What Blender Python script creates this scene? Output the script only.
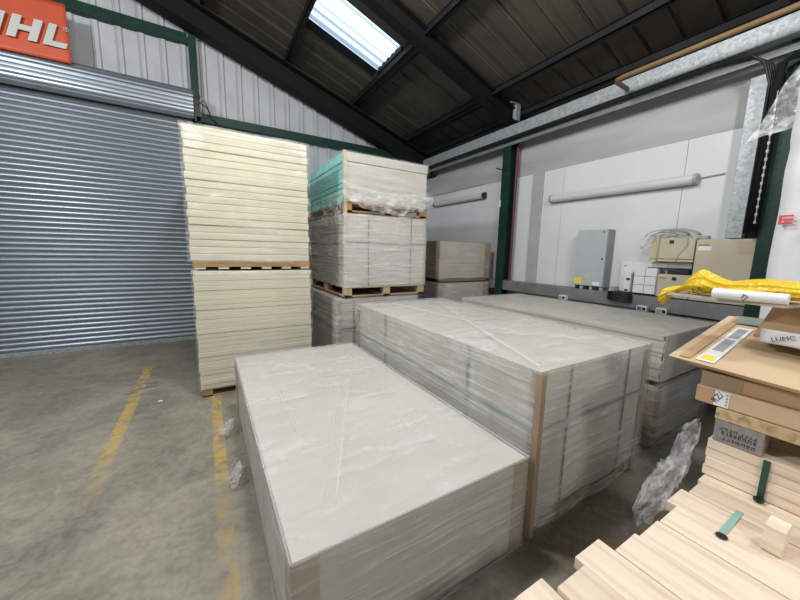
import bpy, bmesh, math, random
from mathutils import Vector, Matrix, noise
for o in list(bpy.data.objects): bpy.data.objects.remove(o)
S = bpy.context.scene; COL = S.collection
random.seed(7)
# ------------------------------------------------------------------ camera
cam_d = bpy.data.cameras.new('camera'); cam = bpy.data.objects.new('camera', cam_d); COL.objects.link(cam)
R_ = Vector((0.86061, -0.50882, 0.02136)); U_ = Vector((0.05678, 0.13756, 0.98886)); B_ = Vector((-0.50609, -0.84981, 0.14728))
cam.matrix_world = Matrix(((R_.x, U_.x, B_.x, 0), (R_.y, U_.y, B_.y, 0), (R_.z, U_.z, B_.z, 1.621), (0, 0, 0, 1)))
cam_d.sensor_width = 36; cam_d.lens = 14.648; cam_d.clip_start = .02
S.camera = cam
# ------------------------------------------------------------------ sky, lamps, exposure
w = bpy.data.worlds.new('world'); S.world = w; w.use_nodes = True
bg = w.node_tree.nodes['Background']; bg.inputs[0].default_value = (.80, .90, 1, 1); bg.inputs[1].default_value = 2.9
S.view_settings.view_transform = 'Standard'; S.view_settings.look = 'None'
S.view_settings.exposure = -0.5; S.view_settings.gamma = 1; S.view_settings.use_curve_mapping = False

def lamp(loc, power, col, r=.22):
    l = bpy.data.lights.new('unseen_lamp', 'POINT'); l.energy = power; l.color = col; l.shadow_soft_size = r
    o = bpy.data.objects.new('unseen_lamp', l); o.location = loc; COL.objects.link(o)
lamp((-.4, -2.6, 4.3), 420, (1, .97, .92))
lamp((.7, 2.2, 4.45), 360, (1, .98, .95))  # unseen, set forward to brighten the gable and side wall
lamp((-3.0, 2.4, 4.4), 620, (.96, .98, 1))
lamp((2.3, -.6, 3.95), 180, (1, .98, .95))  # unseen lamp added to brighten the side wall

# ------------------------------------------------------------------ materials
def nt(name):
    m = bpy.data.materials.new(name); m.use_nodes = True
    return m, m.node_tree.nodes, m.node_tree.links, m.node_tree.nodes['Principled BSDF']
def ramp(N, L, src, stops):
    r = N.new('ShaderNodeValToRGB'); L.new(src, r.inputs[0]); e = r.color_ramp.elements
    e[0].position, e[0].color = stops[0][0], (*stops[0][1], 1); e[1].position, e[1].color = stops[-1][0], (*stops[-1][1], 1)
    for p, c in stops[1:-1]: x = e.new(p); x.color = (*c, 1)
    return r.outputs[0]
def noisetex(N, L, scale=(1, 1, 1), s=5, det=4, rot=(0, 0, 0), coord='Object', dist=0):
    t = N.new('ShaderNodeTexCoord'); mp = N.new('ShaderNodeMapping'); mp.inputs['Scale'].default_value = scale; mp.inputs['Rotation'].default_value = rot
    L.new(t.outputs[coord], mp.inputs[0]); n = N.new('ShaderNodeTexNoise'); n.inputs['Scale'].default_value = s; n.inputs['Detail'].default_value = det
    n.inputs['Distortion'].default_value = dist
    L.new(mp.outputs[0], n.inputs[0]); return n.outputs[0]
def bump(N, L, B, h, st=.3, d=.01):
    b = N.new('ShaderNodeBump'); b.inputs['Strength'].default_value = st; b.inputs['Distance'].default_value = d
    L.new(h, b.inputs['Height']); L.new(b.outputs[0], B.inputs['Normal'])
def mat(name, c, rough=.6, metal=0, var=.12, scale=(1, 1, 1), s=6, bst=0, bd=.005, det=4, spec=.5):
    m, N, L, B = nt(name)
    B.inputs['Roughness'].default_value = rough; B.inputs['Metallic'].default_value = metal; B.inputs['Specular IOR Level'].default_value = spec
    n = noisetex(N, L, scale, s, det)
    L.new(ramp(N, L, n, [(.3, tuple(x * (1 - var) for x in c)), (.7, tuple(min(1, x * (1 + var)) for x in c))]), B.inputs['Base Color'])
    if bst: bump(N, L, B, n, bst, bd)
    return m
def math_(N, L, op, a, b=None, clamp=False):
    n = N.new('ShaderNodeMath'); n.operation = op; n.use_clamp = clamp
    for i, v in enumerate((a, b)):
        if v is None: continue
        if isinstance(v, (int, float)): n.inputs[i].default_value = v
        else: L.new(v, n.inputs[i])
    return n.outputs[0]
def mix(N, L, f, a, b):
    n = N.new('ShaderNodeMix'); n.data_type = 'RGBA'
    if isinstance(f, (int, float)): n.inputs[0].default_value = f
    else: L.new(f, n.inputs[0])
    for i, v in ((6, a), (7, b)):
        if isinstance(v, tuple): n.inputs[i].default_value = (*v, 1)
        else: L.new(v, n.inputs[i])
    return n.outputs[2]

def floor_mat():
    m, N, L, B = nt('worn_concrete')
    n1 = noisetex(N, L, s=.9, det=6, dist=.6, coord='Object'); n2 = noisetex(N, L, scale=(1, 2.2, 1), s=3.5, det=8, rot=(0, 0, .6), dist=.8)
    n3 = noisetex(N, L, s=38, det=5); n4 = noisetex(N, L, s=9, det=7, dist=1.5); n5 = noisetex(N, L, scale=(1.4, .5, 1), s=1.3, det=4, rot=(0, 0, -.5), dist=.5)
    c = ramp(N, L, n1, [(.32, (.15, .135, .105)), (.5, (.27, .25, .195)), (.66, (.40, .37, .295))])
    c = mix(N, L, .26, c, ramp(N, L, n2, [(.34, (.12, .112, .095)), (.5, (.28, .26, .205)), (.7, (.41, .385, .31))]))
    c = mix(N, L, ramp(N, L, n5, [(.56, (0, 0, 0)), (.68, (.55, .55, .55))]), c, (.12, .112, .10))
    c = mix(N, L, .18, c, ramp(N, L, n3, [(.35, (.12, .11, .09)), (.65, (.38, .36, .31))]))
    c = mix(N, L, .16, c, ramp(N, L, n4, [(.38, (.08, .075, .065)), (.6, (.40, .38, .33))]))
    g = N.new('ShaderNodeNewGeometry'); sp = N.new('ShaderNodeSeparateXYZ'); L.new(g.outputs['Position'], sp.inputs[0])
    x, y = sp.outputs[0], sp.outputs[1]
    def band(v, a, b, soft):
        u = math_(N, L, 'MULTIPLY', math_(N, L, 'SUBTRACT', v, a), 1 / soft, True); d = math_(N, L, 'MULTIPLY', math_(N, L, 'SUBTRACT', b, v), 1 / soft, True)
        return math_(N, L, 'MULTIPLY', u, d)
    # worn yellow bay lines
    wear = ramp(N, L, noisetex(N, L, s=14, det=8, dist=.4), [(.40, (.12, .12, .12)), (.58, (1, 1, 1))])
    wear2 = ramp(N, L, noisetex(N, L, s=5, det=8, dist=.4), [(.42, (0, 0, 0)), (.62, (.7, .7, .7))])
    l1 = math_(N, L, 'MULTIPLY', math_(N, L, 'MULTIPLY', band(x, -.80, -.69, .012), band(y, 2.5, 6.0, .9)), wear)
    l2 = math_(N, L, 'MULTIPLY', math_(N, L, 'MULTIPLY', band(x, -.04, .06, .012), band(y, 2.25, 6.4, .3)), wear)
    l3 = math_(N, L, 'MULTIPLY', math_(N, L, 'MULTIPLY', band(x, -.04, .06, .012), band(y, 1.2, 2.4, .3)), math_(N, L, 'MULTIPLY', wear2, .6))
    f = math_(N, L, 'MULTIPLY', math_(N, L, 'MAXIMUM', math_(N, L, 'MAXIMUM', l1, l2), l3), .78)
    c = mix(N, L, f, c, (.60, .40, .08))
    # dark grey tyre scuff
    sc = math_(N, L, 'MULTIPLY', math_(N, L, 'MULTIPLY', band(x, -.95, -.45, .15), band(y, 4.1, 5.0, .3)), ramp(N, L, noisetex(N, L, scale=(1, 6, 1), s=5, det=6, rot=(0, 0, .5)), [(.45, (0, 0, 0)), (.6, (.7, .7, .7))]))
    c = mix(N, L, sc, c, (.09, .09, .085))
    # rusty brown damp patch by the timber
    br = math_(N, L, 'MULTIPLY', math_(N, L, 'MULTIPLY', band(x, .9, 2.6, .3), band(y, .55, 1.05, .2)), ramp(N, L, noisetex(N, L, s=2.2, det=4), [(.5, (0, 0, 0)), (.64, (.6, .6, .6))]))
    c = mix(N, L, br, c, (.28, .16, .055))
    L.new(c, B.inputs['Base Color']); B.inputs['Roughness'].default_value = .62
    bump(N, L, B, n3, .25, .004); return m

def film_mat(name, tint=(.86, .87, .88), lo=.12, hi=.6, rot=(.5, .6, .4), stretch=(1.2, 14, 14), s=2.5, rough=.13, bst=.6, big=.6, crease=.35):
    m, N, L, B = nt(name)
    n = noisetex(N, L, stretch, s, 4, rot, dist=.3); n2 = noisetex(N, L, (1, 1, 1), 2.2, 3, dist=1.2)
    B.inputs['Base Color'].default_value = (*tint, 1); B.inputs['Roughness'].default_value = rough; B.inputs['Specular IOR Level'].default_value = .6
    h = math_(N, L, 'ADD', n, math_(N, L, 'MULTIPLY', n2, big))
    n3 = noisetex(N, L, (1, 2.6, 2.6), 2.6, 3, (.3, .4, .7), dist=1.0); cr = n3.node; cr.noise_type = 'RIDGED_MULTIFRACTAL'; cr.inputs['Roughness'].default_value = .6
    bump(N, L, B, math_(N, L, 'ADD', h, math_(N, L, 'MULTIPLY', n3, crease)), bst, .012)
    tr = N.new('ShaderNodeBsdfTransparent'); ms = N.new('ShaderNodeMixShader'); out = N['Material Output']
    a = ramp(N, L, math_(N, L, 'MULTIPLY', h, 1 / (1 + big)), [(.40, (lo,) * 3), (.52, ((lo + hi) / 2.6,) * 3), (.64, (hi,) * 3)])
    L.new(a, ms.inputs[0]); L.new(tr.outputs[0], ms.inputs[1]); L.new(B.outputs[0], ms.inputs[2]); L.new(ms.outputs[0], out.inputs[0])
    return m

def wood_mat(name, c, dark, scale=(14, .8, 14), knots=True, rot=(0, 0, 0)):
    m, N, L, B = nt(name)
    n = noisetex(N, L, scale, 4, 8, rot, dist=.5); r = N.new('ShaderNodeObjectInfo')
    col = ramp(N, L, n, [(.3, dark), (.5, c), (.72, tuple(min(1, x * 1.12) for x in c))])
    v = ramp(N, L, r.outputs['Random'], [(0, (.84, .82, .80)), (1, (1, 1, 1))])
    mm = N.new('ShaderNodeMix'); mm.data_type = 'RGBA'; mm.blend_type = 'MULTIPLY'; mm.inputs[0].default_value = 1; L.new(col, mm.inputs[6]); L.new(v, mm.inputs[7]); col = mm.outputs[2]
    if knots:
        k = noisetex(N, L, tuple(1 + (x > 2) * 4 for x in scale), 5, 2, rot)
        col = mix(N, L, ramp(N, L, k, [(.67, (0, 0, 0)), (.73, (.6, .6, .6))]), col, tuple(x * .45 for x in dark))
    L.new(col, B.inputs['Base Color']); B.inputs['Roughness'].default_value = .65; bump(N, L, B, n, .2, .003); return m

def galv_mat(name, c=(.45, .47, .48)):
    m, N, L, B = nt(name); t = N.new('ShaderNodeTexCoord'); v = N.new('ShaderNodeTexVoronoi'); v.inputs['Scale'].default_value = 45
    L.new(t.outputs['Object'], v.inputs[0])
    L.new(ramp(N, L, v.outputs['Color'], [(.1, tuple(x * .78 for x in c)), (.9, tuple(min(1, x * 1.25) for x in c))]), B.inputs['Base Color'])
    B.inputs['Metallic'].default_value = .35; B.inputs['Roughness'].default_value = .5; return m

M = dict(
 floor=floor_mat(),
 shutter=mat('galvanised_shutter_steel', (.31, .35, .40), .40, .75, .08, (1, 1, 8), 3),
 clad=mat('white_coated_cladding', (.44, .46, .48), .5, 0, .10, (1, 1, 1), 2.5, .1, .01),
 green=mat('dark_green_painted_steel', (.006, .034, .025), .5, 0, .2, spec=.3),
 white_wall=mat('white_painted_wall_board', (.66, .69, .70), .6, 0, .04, (1, 1, 1), 1.5, .1, .01),
 shade_wall=mat('grey_shaded_wall', (.40, .41, .41), .7, 0, .14, (1, .35, 2), 2.2),  # wall shade under the eaves and beside the post, held in the colour
 roof=mat('olive_brown_roof_sheet', (.055, .050, .037), .75, 0, .25, (1, 1, 1), 2.0),
 dark_steel=mat('near_black_steel', (.005, .005, .006), .7, 0, .3, spec=.25),
 blue_steel=mat('dark_blue_grey_steel', (.010, .011, .013), .65, 0, .3, spec=.3),
 galv=galv_mat('spangled_galvanised_steel', (.36, .39, .41)),
 trunk=mat('dull_grey_trunking', (.22, .235, .24), .5, .3, .15),
 sheet=mat('beige_plasterboard_edge', (.50, .47, .405), .8, 0, .08, (1, 1, 1), 4),
 sheet_top=mat('grey_plasterboard', (.55, .53, .47), .8, 0, .08, (1, 1, 1), 1.6),
 cream=mat('cream_board', (.63, .59, .45), .75, 0, .06, (1, 1, 1), 3),
 teal=mat('turquoise_board', (.26, .68, .63), .75, 0, .08),
 rust=mat('pinkish_brown_board_edge', (.27, .19, .17), .8, 0, .1),
 card=mat('brown_cardboard', (.48, .32, .18), .8, 0, .08, (1, 1, 1), 3),
 card_l=mat('pale_tan_cardboard', (.58, .44, .28), .8, 0, .06, (1, 1, 1), 3),
 corner=mat('brown_corner_board', (.36, .27, .18), .75, 0, .1),
 corner_l=mat('tan_corner_board', (.52, .44, .31), .75, 0, .1),
 strap=mat('dark_grey_strap', (.10, .13, .14), .5),
 strap_t=mat('grey_teal_strap', (.13, .26, .26), .45),
 strap_g=mat('dark_green_strap', (.015, .07, .045), .45),
 strap_p=mat('pale_green_strap', (.26, .48, .42), .45),
 black=mat('black_plastic', (.015, .015, .016), .45),
 timber=wood_mat('pale_sawn_pine', (.86, .74, .60), (.74, .59, .44), (9, .7, 9)),
 pallet=wood_mat('pallet_pine', (.56, .42, .25), (.36, .25, .13), (.8, 10, 10)),
 pallet_o=wood_mat('orange_brown_pallet_wood', (.42, .25, .11), (.27, .15, .06), (.8, 10, 10)),
 film=film_mat('clear_stretch_film', lo=.16, hi=.50, rot=(0, 0, .9), stretch=(1, 5, 1), s=2.2, big=1.2, bst=1.0, rough=.12),
 film_side=film_mat('milky_stretch_film', lo=.18, hi=.60, rot=(.5, .5, 0), stretch=(1, 1, 16), s=2.4, bst=.55),
 film_thin=film_mat('thin_clear_film', lo=.03, hi=.32, rot=(.3, .3, 0), stretch=(1, 1, 10), s=2, bst=.4),
 film_loose=film_mat('crumpled_clear_film', lo=.08, hi=.55, rot=(.7, .2, .9), stretch=(2, 6, 6), s=4, bst=.8, rough=.1),
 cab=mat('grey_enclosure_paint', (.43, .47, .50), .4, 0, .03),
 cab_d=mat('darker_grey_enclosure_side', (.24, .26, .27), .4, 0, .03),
 beige=mat('beige_enclosure_paint', (.56, .50, .37), .45, 0, .03),
 whitep=mat('white_plastic', (.78, .79, .80), .4, 0, .03),
 greyp=mat('grey_plastic', (.36, .37, .38), .4, 0, .03),
 tube=mat('milky_diffuser', (.62, .63, .62), .35, 0, .04),
 orange=mat('orange_banner_vinyl', (.50, .070, .020), .5, 0, .06, (1, 1, 1), 3),
 letter=mat('off_white_print', (.48, .49, .47), .5, 0, .03),
 yellow=mat('yellow_wrapping', (.80, .54, .02), .25, 0, .12, (1, 1, 1), 16, 1.0, .03),
 yellow_s=mat('yellow_sticker', (.80, .62, .06), .5),
 paper=mat('white_paper', (.82, .83, .86), .5, 0, .03),
 sack=mat('white_printed_sheeting', (.70, .71, .75), .45, 0, .04, (1, 1, 1), 3, .4, .03),
 blue=mat('blue_print', (.10, .13, .30), .5), red=mat('red_print', (.62, .06, .09), .5),
 ypipe=mat('tan_yellow_pipe_paint', (.20, .13, .055), .5), rpipe=mat('dull_red_pipe', (.11, .02, .02), .5),
 block=mat('grey_pressed_pallet_block', (.26, .25, .24), .8, 0, .2, (1, 1, 1), 40, .3, .002),
 ink=mat('dark_ink', (.05, .05, .06), .7), cable_w=mat('grey_white_cable', (.45, .44, .42), .5), cable_y=mat('yellow_green_cable', (.50, .52, .12), .5),
)
def rooflight_mat():
    m, N, L, B = nt('translucent_rooflight_sheet')
    t = N.new('ShaderNodeBsdfTranslucent'); n = noisetex(N, L, (1, 1, 1), 9, 6)
    g = N.new('ShaderNodeNewGeometry'); sp = N.new('ShaderNodeSeparateXYZ'); L.new(g.outputs['Position'], sp.inputs[0])
    w = math_(N, L, 'SINE', math_(N, L, 'MULTIPLY', sp.outputs[1], 2 * math.pi / .165))   # darker blue-grey stripes at even spacing
    c1 = ramp(N, L, math_(N, L, 'ADD', math_(N, L, 'MULTIPLY', w, .5), .5), [(.05, (.30, .36, .42)), (.35, (.62, .70, .76)), (.75, (.95, .98, 1))])
    col = mix(N, L, ramp(N, L, n, [(.66, (0, 0, 0)), (.74, (.7, .7, .7))]), c1, (.34, .27, .14))
    L.new(col, t.inputs[0]); L.new(t.outputs[0], N['Material Output'].inputs[0]); return m
M['rooflight'] = rooflight_mat()

# ------------------------------------------------------------------ mesh helpers
class MB:
    def __init__(s): s.v = []; s.f = []
    def add(s, vs, fs):
        k = len(s.v); s.v += [Vector(v) for v in vs]; s.f += [tuple(i + k for i in f) for f in fs]; return s
    def box(s, x0, x1, y0, y1, z0, z1):
        return s.hexa([(x0, y0, z0), (x1, y0, z0), (x1, y1, z0), (x0, y1, z0), (x0, y0, z1), (x1, y0, z1), (x1, y1, z1), (x0, y1, z1)])
    def hexa(s, c):
        return s.add(c, [(0, 3, 2, 1), (4, 5, 6, 7), (0, 1, 5, 4), (1, 2, 6, 5), (2, 3, 7, 6), (3, 0, 4, 7)])
    def prism(s, poly, axis, a, b):
        n = len(poly)
        def P(u, v, t): return {'x': (t, u, v), 'y': (u, t, v), 'z': (u, v, t)}[axis]
        vs = [P(u, v, a) for u, v in poly] + [P(u, v, b) for u, v in poly]
        return s.add(vs, [tuple(range(n))[::-1], tuple(range(n, 2 * n))] + [(i, (i + 1) % n, n + (i + 1) % n, n + i) for i in range(n)])
    def tube(s, pts, r, n=8):
        pts = [Vector(p) for p in pts]; rs = r if isinstance(r, (list, tuple)) else [r] * len(pts); vs = []
        up = None
        for i, p in enumerate(pts):
            d = (pts[min(i + 1, len(pts) - 1)] - pts[max(i - 1, 0)]).normalized()
            if up is None: up = d.orthogonal().normalized()
            up = (up - d * up.dot(d)).normalized(); sd = d.cross(up)
            vs += [p + rs[i] * (math.cos(2 * math.pi * k / n) * up + math.sin(2 * math.pi * k / n) * sd) for k in range(n)]
        fs = [tuple(range(n))[::-1], tuple(range(len(vs) - n, len(vs)))]
        for i in range(len(pts) - 1):
            for k in range(n): fs.append((i * n + k, i * n + (k + 1) % n, (i + 1) * n + (k + 1) % n, (i + 1) * n + k))
        return s.add(vs, fs)
    def cyl(s, p, axis, r, h, n=20):
        a = Vector(p); d = Vector({'x': (1, 0, 0), 'y': (0, 1, 0), 'z': (0, 0, 1)}[axis]) * h; return s.tube([a, a + d], r, n)
    def grid(s, fn, nu, nv):
        vs = [fn(i / nu, j / nv) for j in range(nv + 1) for i in range(nu + 1)]
        return s.add(vs, [(j * (nu + 1) + i, j * (nu + 1) + i + 1, (j + 1) * (nu + 1) + i + 1, (j + 1) * (nu + 1) + i) for j in range(nv) for i in range(nu)])
    def build(s, name, m, parent=None, bev=0, smooth=False, origin=None, thick=0, weld=False):
        me = bpy.data.meshes.new(name)
        if parent: org = wloc(parent)
        elif origin: org = Vector(origin)
        else:
            xs = [v.x for v in s.v]; ys = [v.y for v in s.v]; zs = [v.z for v in s.v]
            org = Vector(((min(xs) + max(xs)) / 2, (min(ys) + max(ys)) / 2, min(zs)))
        me.from_pydata([tuple(v - org) for v in s.v], [], s.f)
        bm = bmesh.new(); bm.from_mesh(me)
        if weld: bmesh.ops.remove_doubles(bm, verts=bm.verts, dist=1e-4)
        bmesh.ops.recalc_face_normals(bm, faces=bm.faces)
        bm.to_mesh(me); bm.free()
        me.materials.append(M[m] if isinstance(m, str) else m)
        if smooth: me.polygons.foreach_set('use_smooth', [True] * len(me.polygons))
        o = bpy.data.objects.new(name, me); COL.objects.link(o)
        if parent: o.parent = parent
        else: o.location = org
        if bev:
            b = o.modifiers.new('bevel', 'BEVEL'); b.width = bev; b.segments = 2; b.limit_method = 'ANGLE'; b.angle_limit = .6
        if thick:
            b = o.modifiers.new('thick', 'SOLIDIFY'); b.thickness = thick
        return o
def wloc(o):
    v = Vector(o.location)
    while o.parent: o = o.parent; v += Vector(o.location)
    return v
def tag(o, label, cat, group=None):
    o['label'] = label; o['category'] = cat
    if group: o['group'] = group
    return o
def thing(name, loc, label, cat, group=None):
    o = bpy.data.objects.new(name, None); o.location = loc; o.empty_display_size = .1; COL.objects.link(o); return tag(o, label, cat, group)
def st(o): o['kind'] = 'structure'; return o
def B(*a): return MB().box(*a)
def copy_tree(o, d=None, parent=None):
    c = o.copy(); COL.objects.link(c)
    if parent: c.parent = parent
    elif d: c.location = Vector(o.location) + Vector(d)
    for ch in list(o.children): copy_tree(ch, None, c)
    return c

# ------------------------------------------------------------------ setting: floor, walls, roof
RS = .343
def rz(x, c): return c - RS * x if x > -2.5 else c + RS * (x + 5.0)
XL, XR, YB, YG = -8.5, 4.86, -7.0, 6.9
st(B(XL, XR + .1, YB, YG + .1, -.1, 0).build('floor', 'floor', origin=(0, 0, 0)))
st(MB().prism([(XL, 0), (XR, 0), (XR, rz(XR, 5.58)), (-2.5, rz(-2.5, 5.58)), (XL, rz(XL, 5.58))], 'y', YB - .1, YB).build('wall_back', 'clad'))
st(B(XL - .1, XL, YB, YG, 0, rz(XL, 5.6)).build('wall_left', 'clad'))
# gable wall: profiled white cladding
g = MB(); prof = []
x = XL
while x < XR:
    for dx, dy in ((0, 0), (.035, 0), (.05, .03), (.22, .03), (.235, 0), (.2425, 0), (.25, .01), (.2575, 0)): prof.append((x + dx, YG - .04 + dy))
    x += .27
for i in range(len(prof) - 1):
    (a, b), (c, d) = prof[i], prof[i + 1]
    g.add([(a, b, 0), (c, d, 0), (c, d, rz(c, 5.57)), (a, b, rz(a, 5.57))], [(0, 1, 2, 3)])
g.box(XL, XR + .1, YG, YG + .1, 0, 3.9)
g.prism([(XL, 3.9), (XR, 3.9), (-2.5, rz(-2.5, 5.55))], 'y', YG, YG + .1)
st(g.build('wall_gable', 'clad'))
# side wall: white boards to 2.95 m, above that a grey with the eaves shade put into its colour
for (a, b) in ((-7, -1.5), (-1.495, 1.715), (1.72, 3.215), (3.22, 4.84), (4.845, 6.9)):
    pass
wb = MB(); yy = [-7, -4.6, -3.2, -1.5, 1.72, 3.22, 4.84, 6.86]
for a, b in zip(yy, yy[1:]): wb.box(4.8, 4.86, a + .002, b - .002, 0, 2.95)
wb.box(4.82, 4.96, YB, YG, 0, 2.95)
st(wb.build('wall_right', 'white_wall', bev=.0015))
st(B(4.795, 4.96, YB, YG - .05, 2.951, 3.95).build('wall_upper_shaded', 'shade_wall'))
st(B(4.77, 4.80, 3.56, 3.76, .0, 2.95).build('post_shade_strip', 'shade_wall', bev=.004))  # strip added for the shadow beside the column, painted as grey
# roof: olive sheets with paired ribs every 0.33 m, openings left for rooflights
YR = []; y = YB - .22
while y < YG + .1: YR.append(y); y += .33
def ribprof(y): return [(y, 0), (y + .105, 0), (y + .12, .03), (y + .145, .03), (y + .16, 0), (y + .33, 0)]
holes = [(1.50, 2.72, [k for k, v in enumerate(YR) if 4.6 < v < 5.4]), (1.50, 2.72, [k for k, v in enumerate(YR) if .7 < v < 2.1]), (1.50, 2.72, [k for k, v in enumerate(YR) if -3.0 < v < -1.6]),
         (-6.2, -4.2, [k for k, v in enumerate(YR) if .9 < v < 1.8])]
rf = MB()
def roofstrip(mb, xa, xb, y, c=5.60):
    p = ribprof(y)
    for (ya, da), (yb, db) in zip(p, p[1:]):
        mb.add([(xa, ya, rz(xa, c) + da), (xb, ya, rz(xb, c) + da), (xb, yb, rz(xb, c) + db), (xa, yb, rz(xa, c) + db)], [(0, 1, 2, 3)])
for k, y in enumerate(YR):
    cuts = [XL - .1, -2.5, 5.0]
    for a, b, ks in holes:
        if k in ks: cuts += [a, b]
    cuts.sort()
    for a, b in zip(cuts, cuts[1:]):
        if any(k in ks and abs(a - h0) < 1e-6 and abs(b - h1) < 1e-6 for h0, h1, ks in holes): continue
        roofstrip(rf, a, b, y)
o = rf.build('ceiling', 'roof', thick=.012); st(o)
for i, (a, b, ks) in enumerate(holes):
    mb = MB(); y0 = YR[ks[0]]; y1 = YR[ks[-1]] + .33; y1 = 5.47 if i == 0 else y1; n = int(round((y1 - y0) / .142)) * 6
    def fn(u, v): 
        x = a + (b - a) * u; y = y0 + (y1 - y0) * v
        return (x, y, rz(x, 5.615) + .022 * math.cos(2 * math.pi * (y - y0) / .142))
    mb.grid(fn, 2, n); o = st(mb.build('window_%d' % (i + 1), 'rooflight', smooth=True))
    if i == 0:
        r1 = MB().hexa([(a, 5.465, rz(a, 5.60)), (b, 5.465, rz(b, 5.60)), (b, 5.68, rz(b, 5.60)), (a, 5.68, rz(a, 5.60)), (a, 5.465, rz(a, 5.64)), (b, 5.465, rz(b, 5.64)), (b, 5.68, rz(b, 5.64)), (a, 5.68, rz(a, 5.64))])
        r1.box(a - .02, a + .02, y0, y1, rz(a, 5.60) - .05, rz(a, 5.60) + .03).box(b - .02, b + .02, y0, y1, rz(b, 5.60) - .05, rz(b, 5.60) + .03)
        st(r1.build('trim_3', 'blue_steel'))
# purlins
for i, (px, nm) in enumerate([(-1.1, 'farthest towards the ridge'), (.18, 'above the upper end of the gable cladding'), (1.45, 'just above the upper end of the rooflight'), (2.74, 'along the lower end of the rooflight'), (4.03, 'second up from the eaves'), (4.62, 'lowest, hard against the eaves')]):
    z = rz(px, 5.56)
    mb = MB().box(px - .03, px + .03, YB, YG - .06, z - .12, z - .105).box(px - .03, px - .022, YB, YG - .06, z - .12, z - .012).box(px - .03, px + .03, YB, YG - .06, z - .03, z - .016)
    if i in (3, 4): mb.box(px + .1, px + .112, 4.3, YG - .3, z - .14, z - .10)
    tag(mb.build('purlin', 'blue_steel'), 'dark steel purlin under the roof sheets, ' + nm, 'beam', 'roof purlins')
# portal rafters and columns
def rafter(y, label, t=.17, haunch=True, top=5.50, d=.24):
    mb = MB()
    for (xa, xb) in ((-8.4, -2.5), (-2.5, 4.78)):
        za, zb = rz(xa, top), rz(xb, top)
        for (o0, o1, hw) in ((0, -.018, t / 2), (-.018, -d + .018, .006), (-d + .018, -d, t / 2)):
            mb.hexa([(xa, y - hw, za + o1), (xb, y - hw, zb + o1), (xb, y + hw, zb + o1), (xa, y + hw, za + o1), (xa, y - hw, za + o0), (xb, y - hw, zb + o0), (xb, y + hw, zb + o0), (xa, y + hw, za + o0)])
    if haunch:
        a = (3.80, rz(3.80, top) - d); b = (4.57, rz(4.57, top) - d); c = (4.57, 3.74)
        mb.prism([a, b, c], 'y', y - .006, y + .006)
        mb.hexa([(a[0], y - t / 2, a[1] - .01), (c[0], y - t / 2, c[1]), (c[0], y + t / 2, c[1]), (a[0], y + t / 2, a[1] - .01), (a[0], y - t / 2, a[1] + .01), (c[0], y - t / 2, c[1] + .02), (c[0], y + t / 2, c[1] + .02), (a[0], y + t / 2, a[1] + .01)])
    return tag(mb.build('roof_rafter', 'dark_steel'), label, 'beam', 'portal frame rafters')
rafter(6.62, 'near-black sloping steel rafter fixed along the top of the white gable cladding', haunch=False, t=.30, top=5.38, d=.36)
rafter(4.05, 'near-black sloping steel rafter crossing the roof in front of the rooflight')
rafter(.92, 'near-black sloping steel rafter above the right-hand green column')
rafter(-2.3, 'near-black sloping steel rafter behind where the photographer stands')
def column(y, label, w=.17, x0=4.575, x1=4.785):
    t = thing('steel_column', (x0 + .1, y, 0), label, 'column', 'green portal columns')
    MB().box(x0, x0 + .014, y - w / 2, y + w / 2, 0, 3.95).box(x1 - .014, x1, y - w / 2, y + w / 2, 0, 3.75).box(x0 + .014, x1 - .014, y - .006, y + .006, 0, 3.75).build('i_section', 'green', t)
    B(x0 - .05, x1 + .005, y - w / 2 - .03, y + w / 2 + .03, 0, .02).build('base_plate', 'green', t)
    return t
c1 = column(4.185, 'dark green steel column with a red pipe beside it, left of the grey wall cabinet')
B(4.552, 4.575, 4.25, 4.275, 2.45, 2.56).build('switch_box', 'whitep', c1)
MB().tube([(4.58, 4.19, 3.06), (4.50, 4.21, 3.06), (4.46, 4.3, 3.1)], .01).build('bracket_hook', 'black', c1)
column(.925, 'dark green steel column beside the beige electrical boxes and the white sheeting', .145, x1=4.70)
tag(MB().tube([(4.69, 4.045, 0.02), (4.69, 4.045, 3.52)], .022, 10).build('vertical_pipe', 'rpipe'), 'thin dull red pipe running up beside the green column', 'pipe')
kb = MB().box(4.1, 4.70, 3.98, 4.0, 3.99, 4.02)
tag(MB().box(4.46, 4.56, 3.94, 4.01, 3.78, 4.02).box(4.34, 4.56, 3.94, 4.01, 4.02, 4.04).build('knee_bracket', 'galv', bev=.004), 'small galvanised steel bracket at the head of the green column', 'bracket')
# gable rails & post
tag(B(.07, 4.7, 6.72, YG - .045, 3.70, 3.83).build('sheeting_rail', 'green'), 'dark green horizontal rail on white gable cladding just above the cream board stack', 'rail')
tag(B(-7.5, -.06, 6.76, YG - .045, 4.87, 5.01).build('sheeting_rail', 'green'), 'dark green horizontal rail high on the gable wall above the roller shutter', 'rail')
tag(B(-.05, .06, 6.745, YG - .045, 0, 5.0).build('gable_post', 'green'), 'dark green vertical post at the right end of the roller shutter', 'column')
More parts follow.
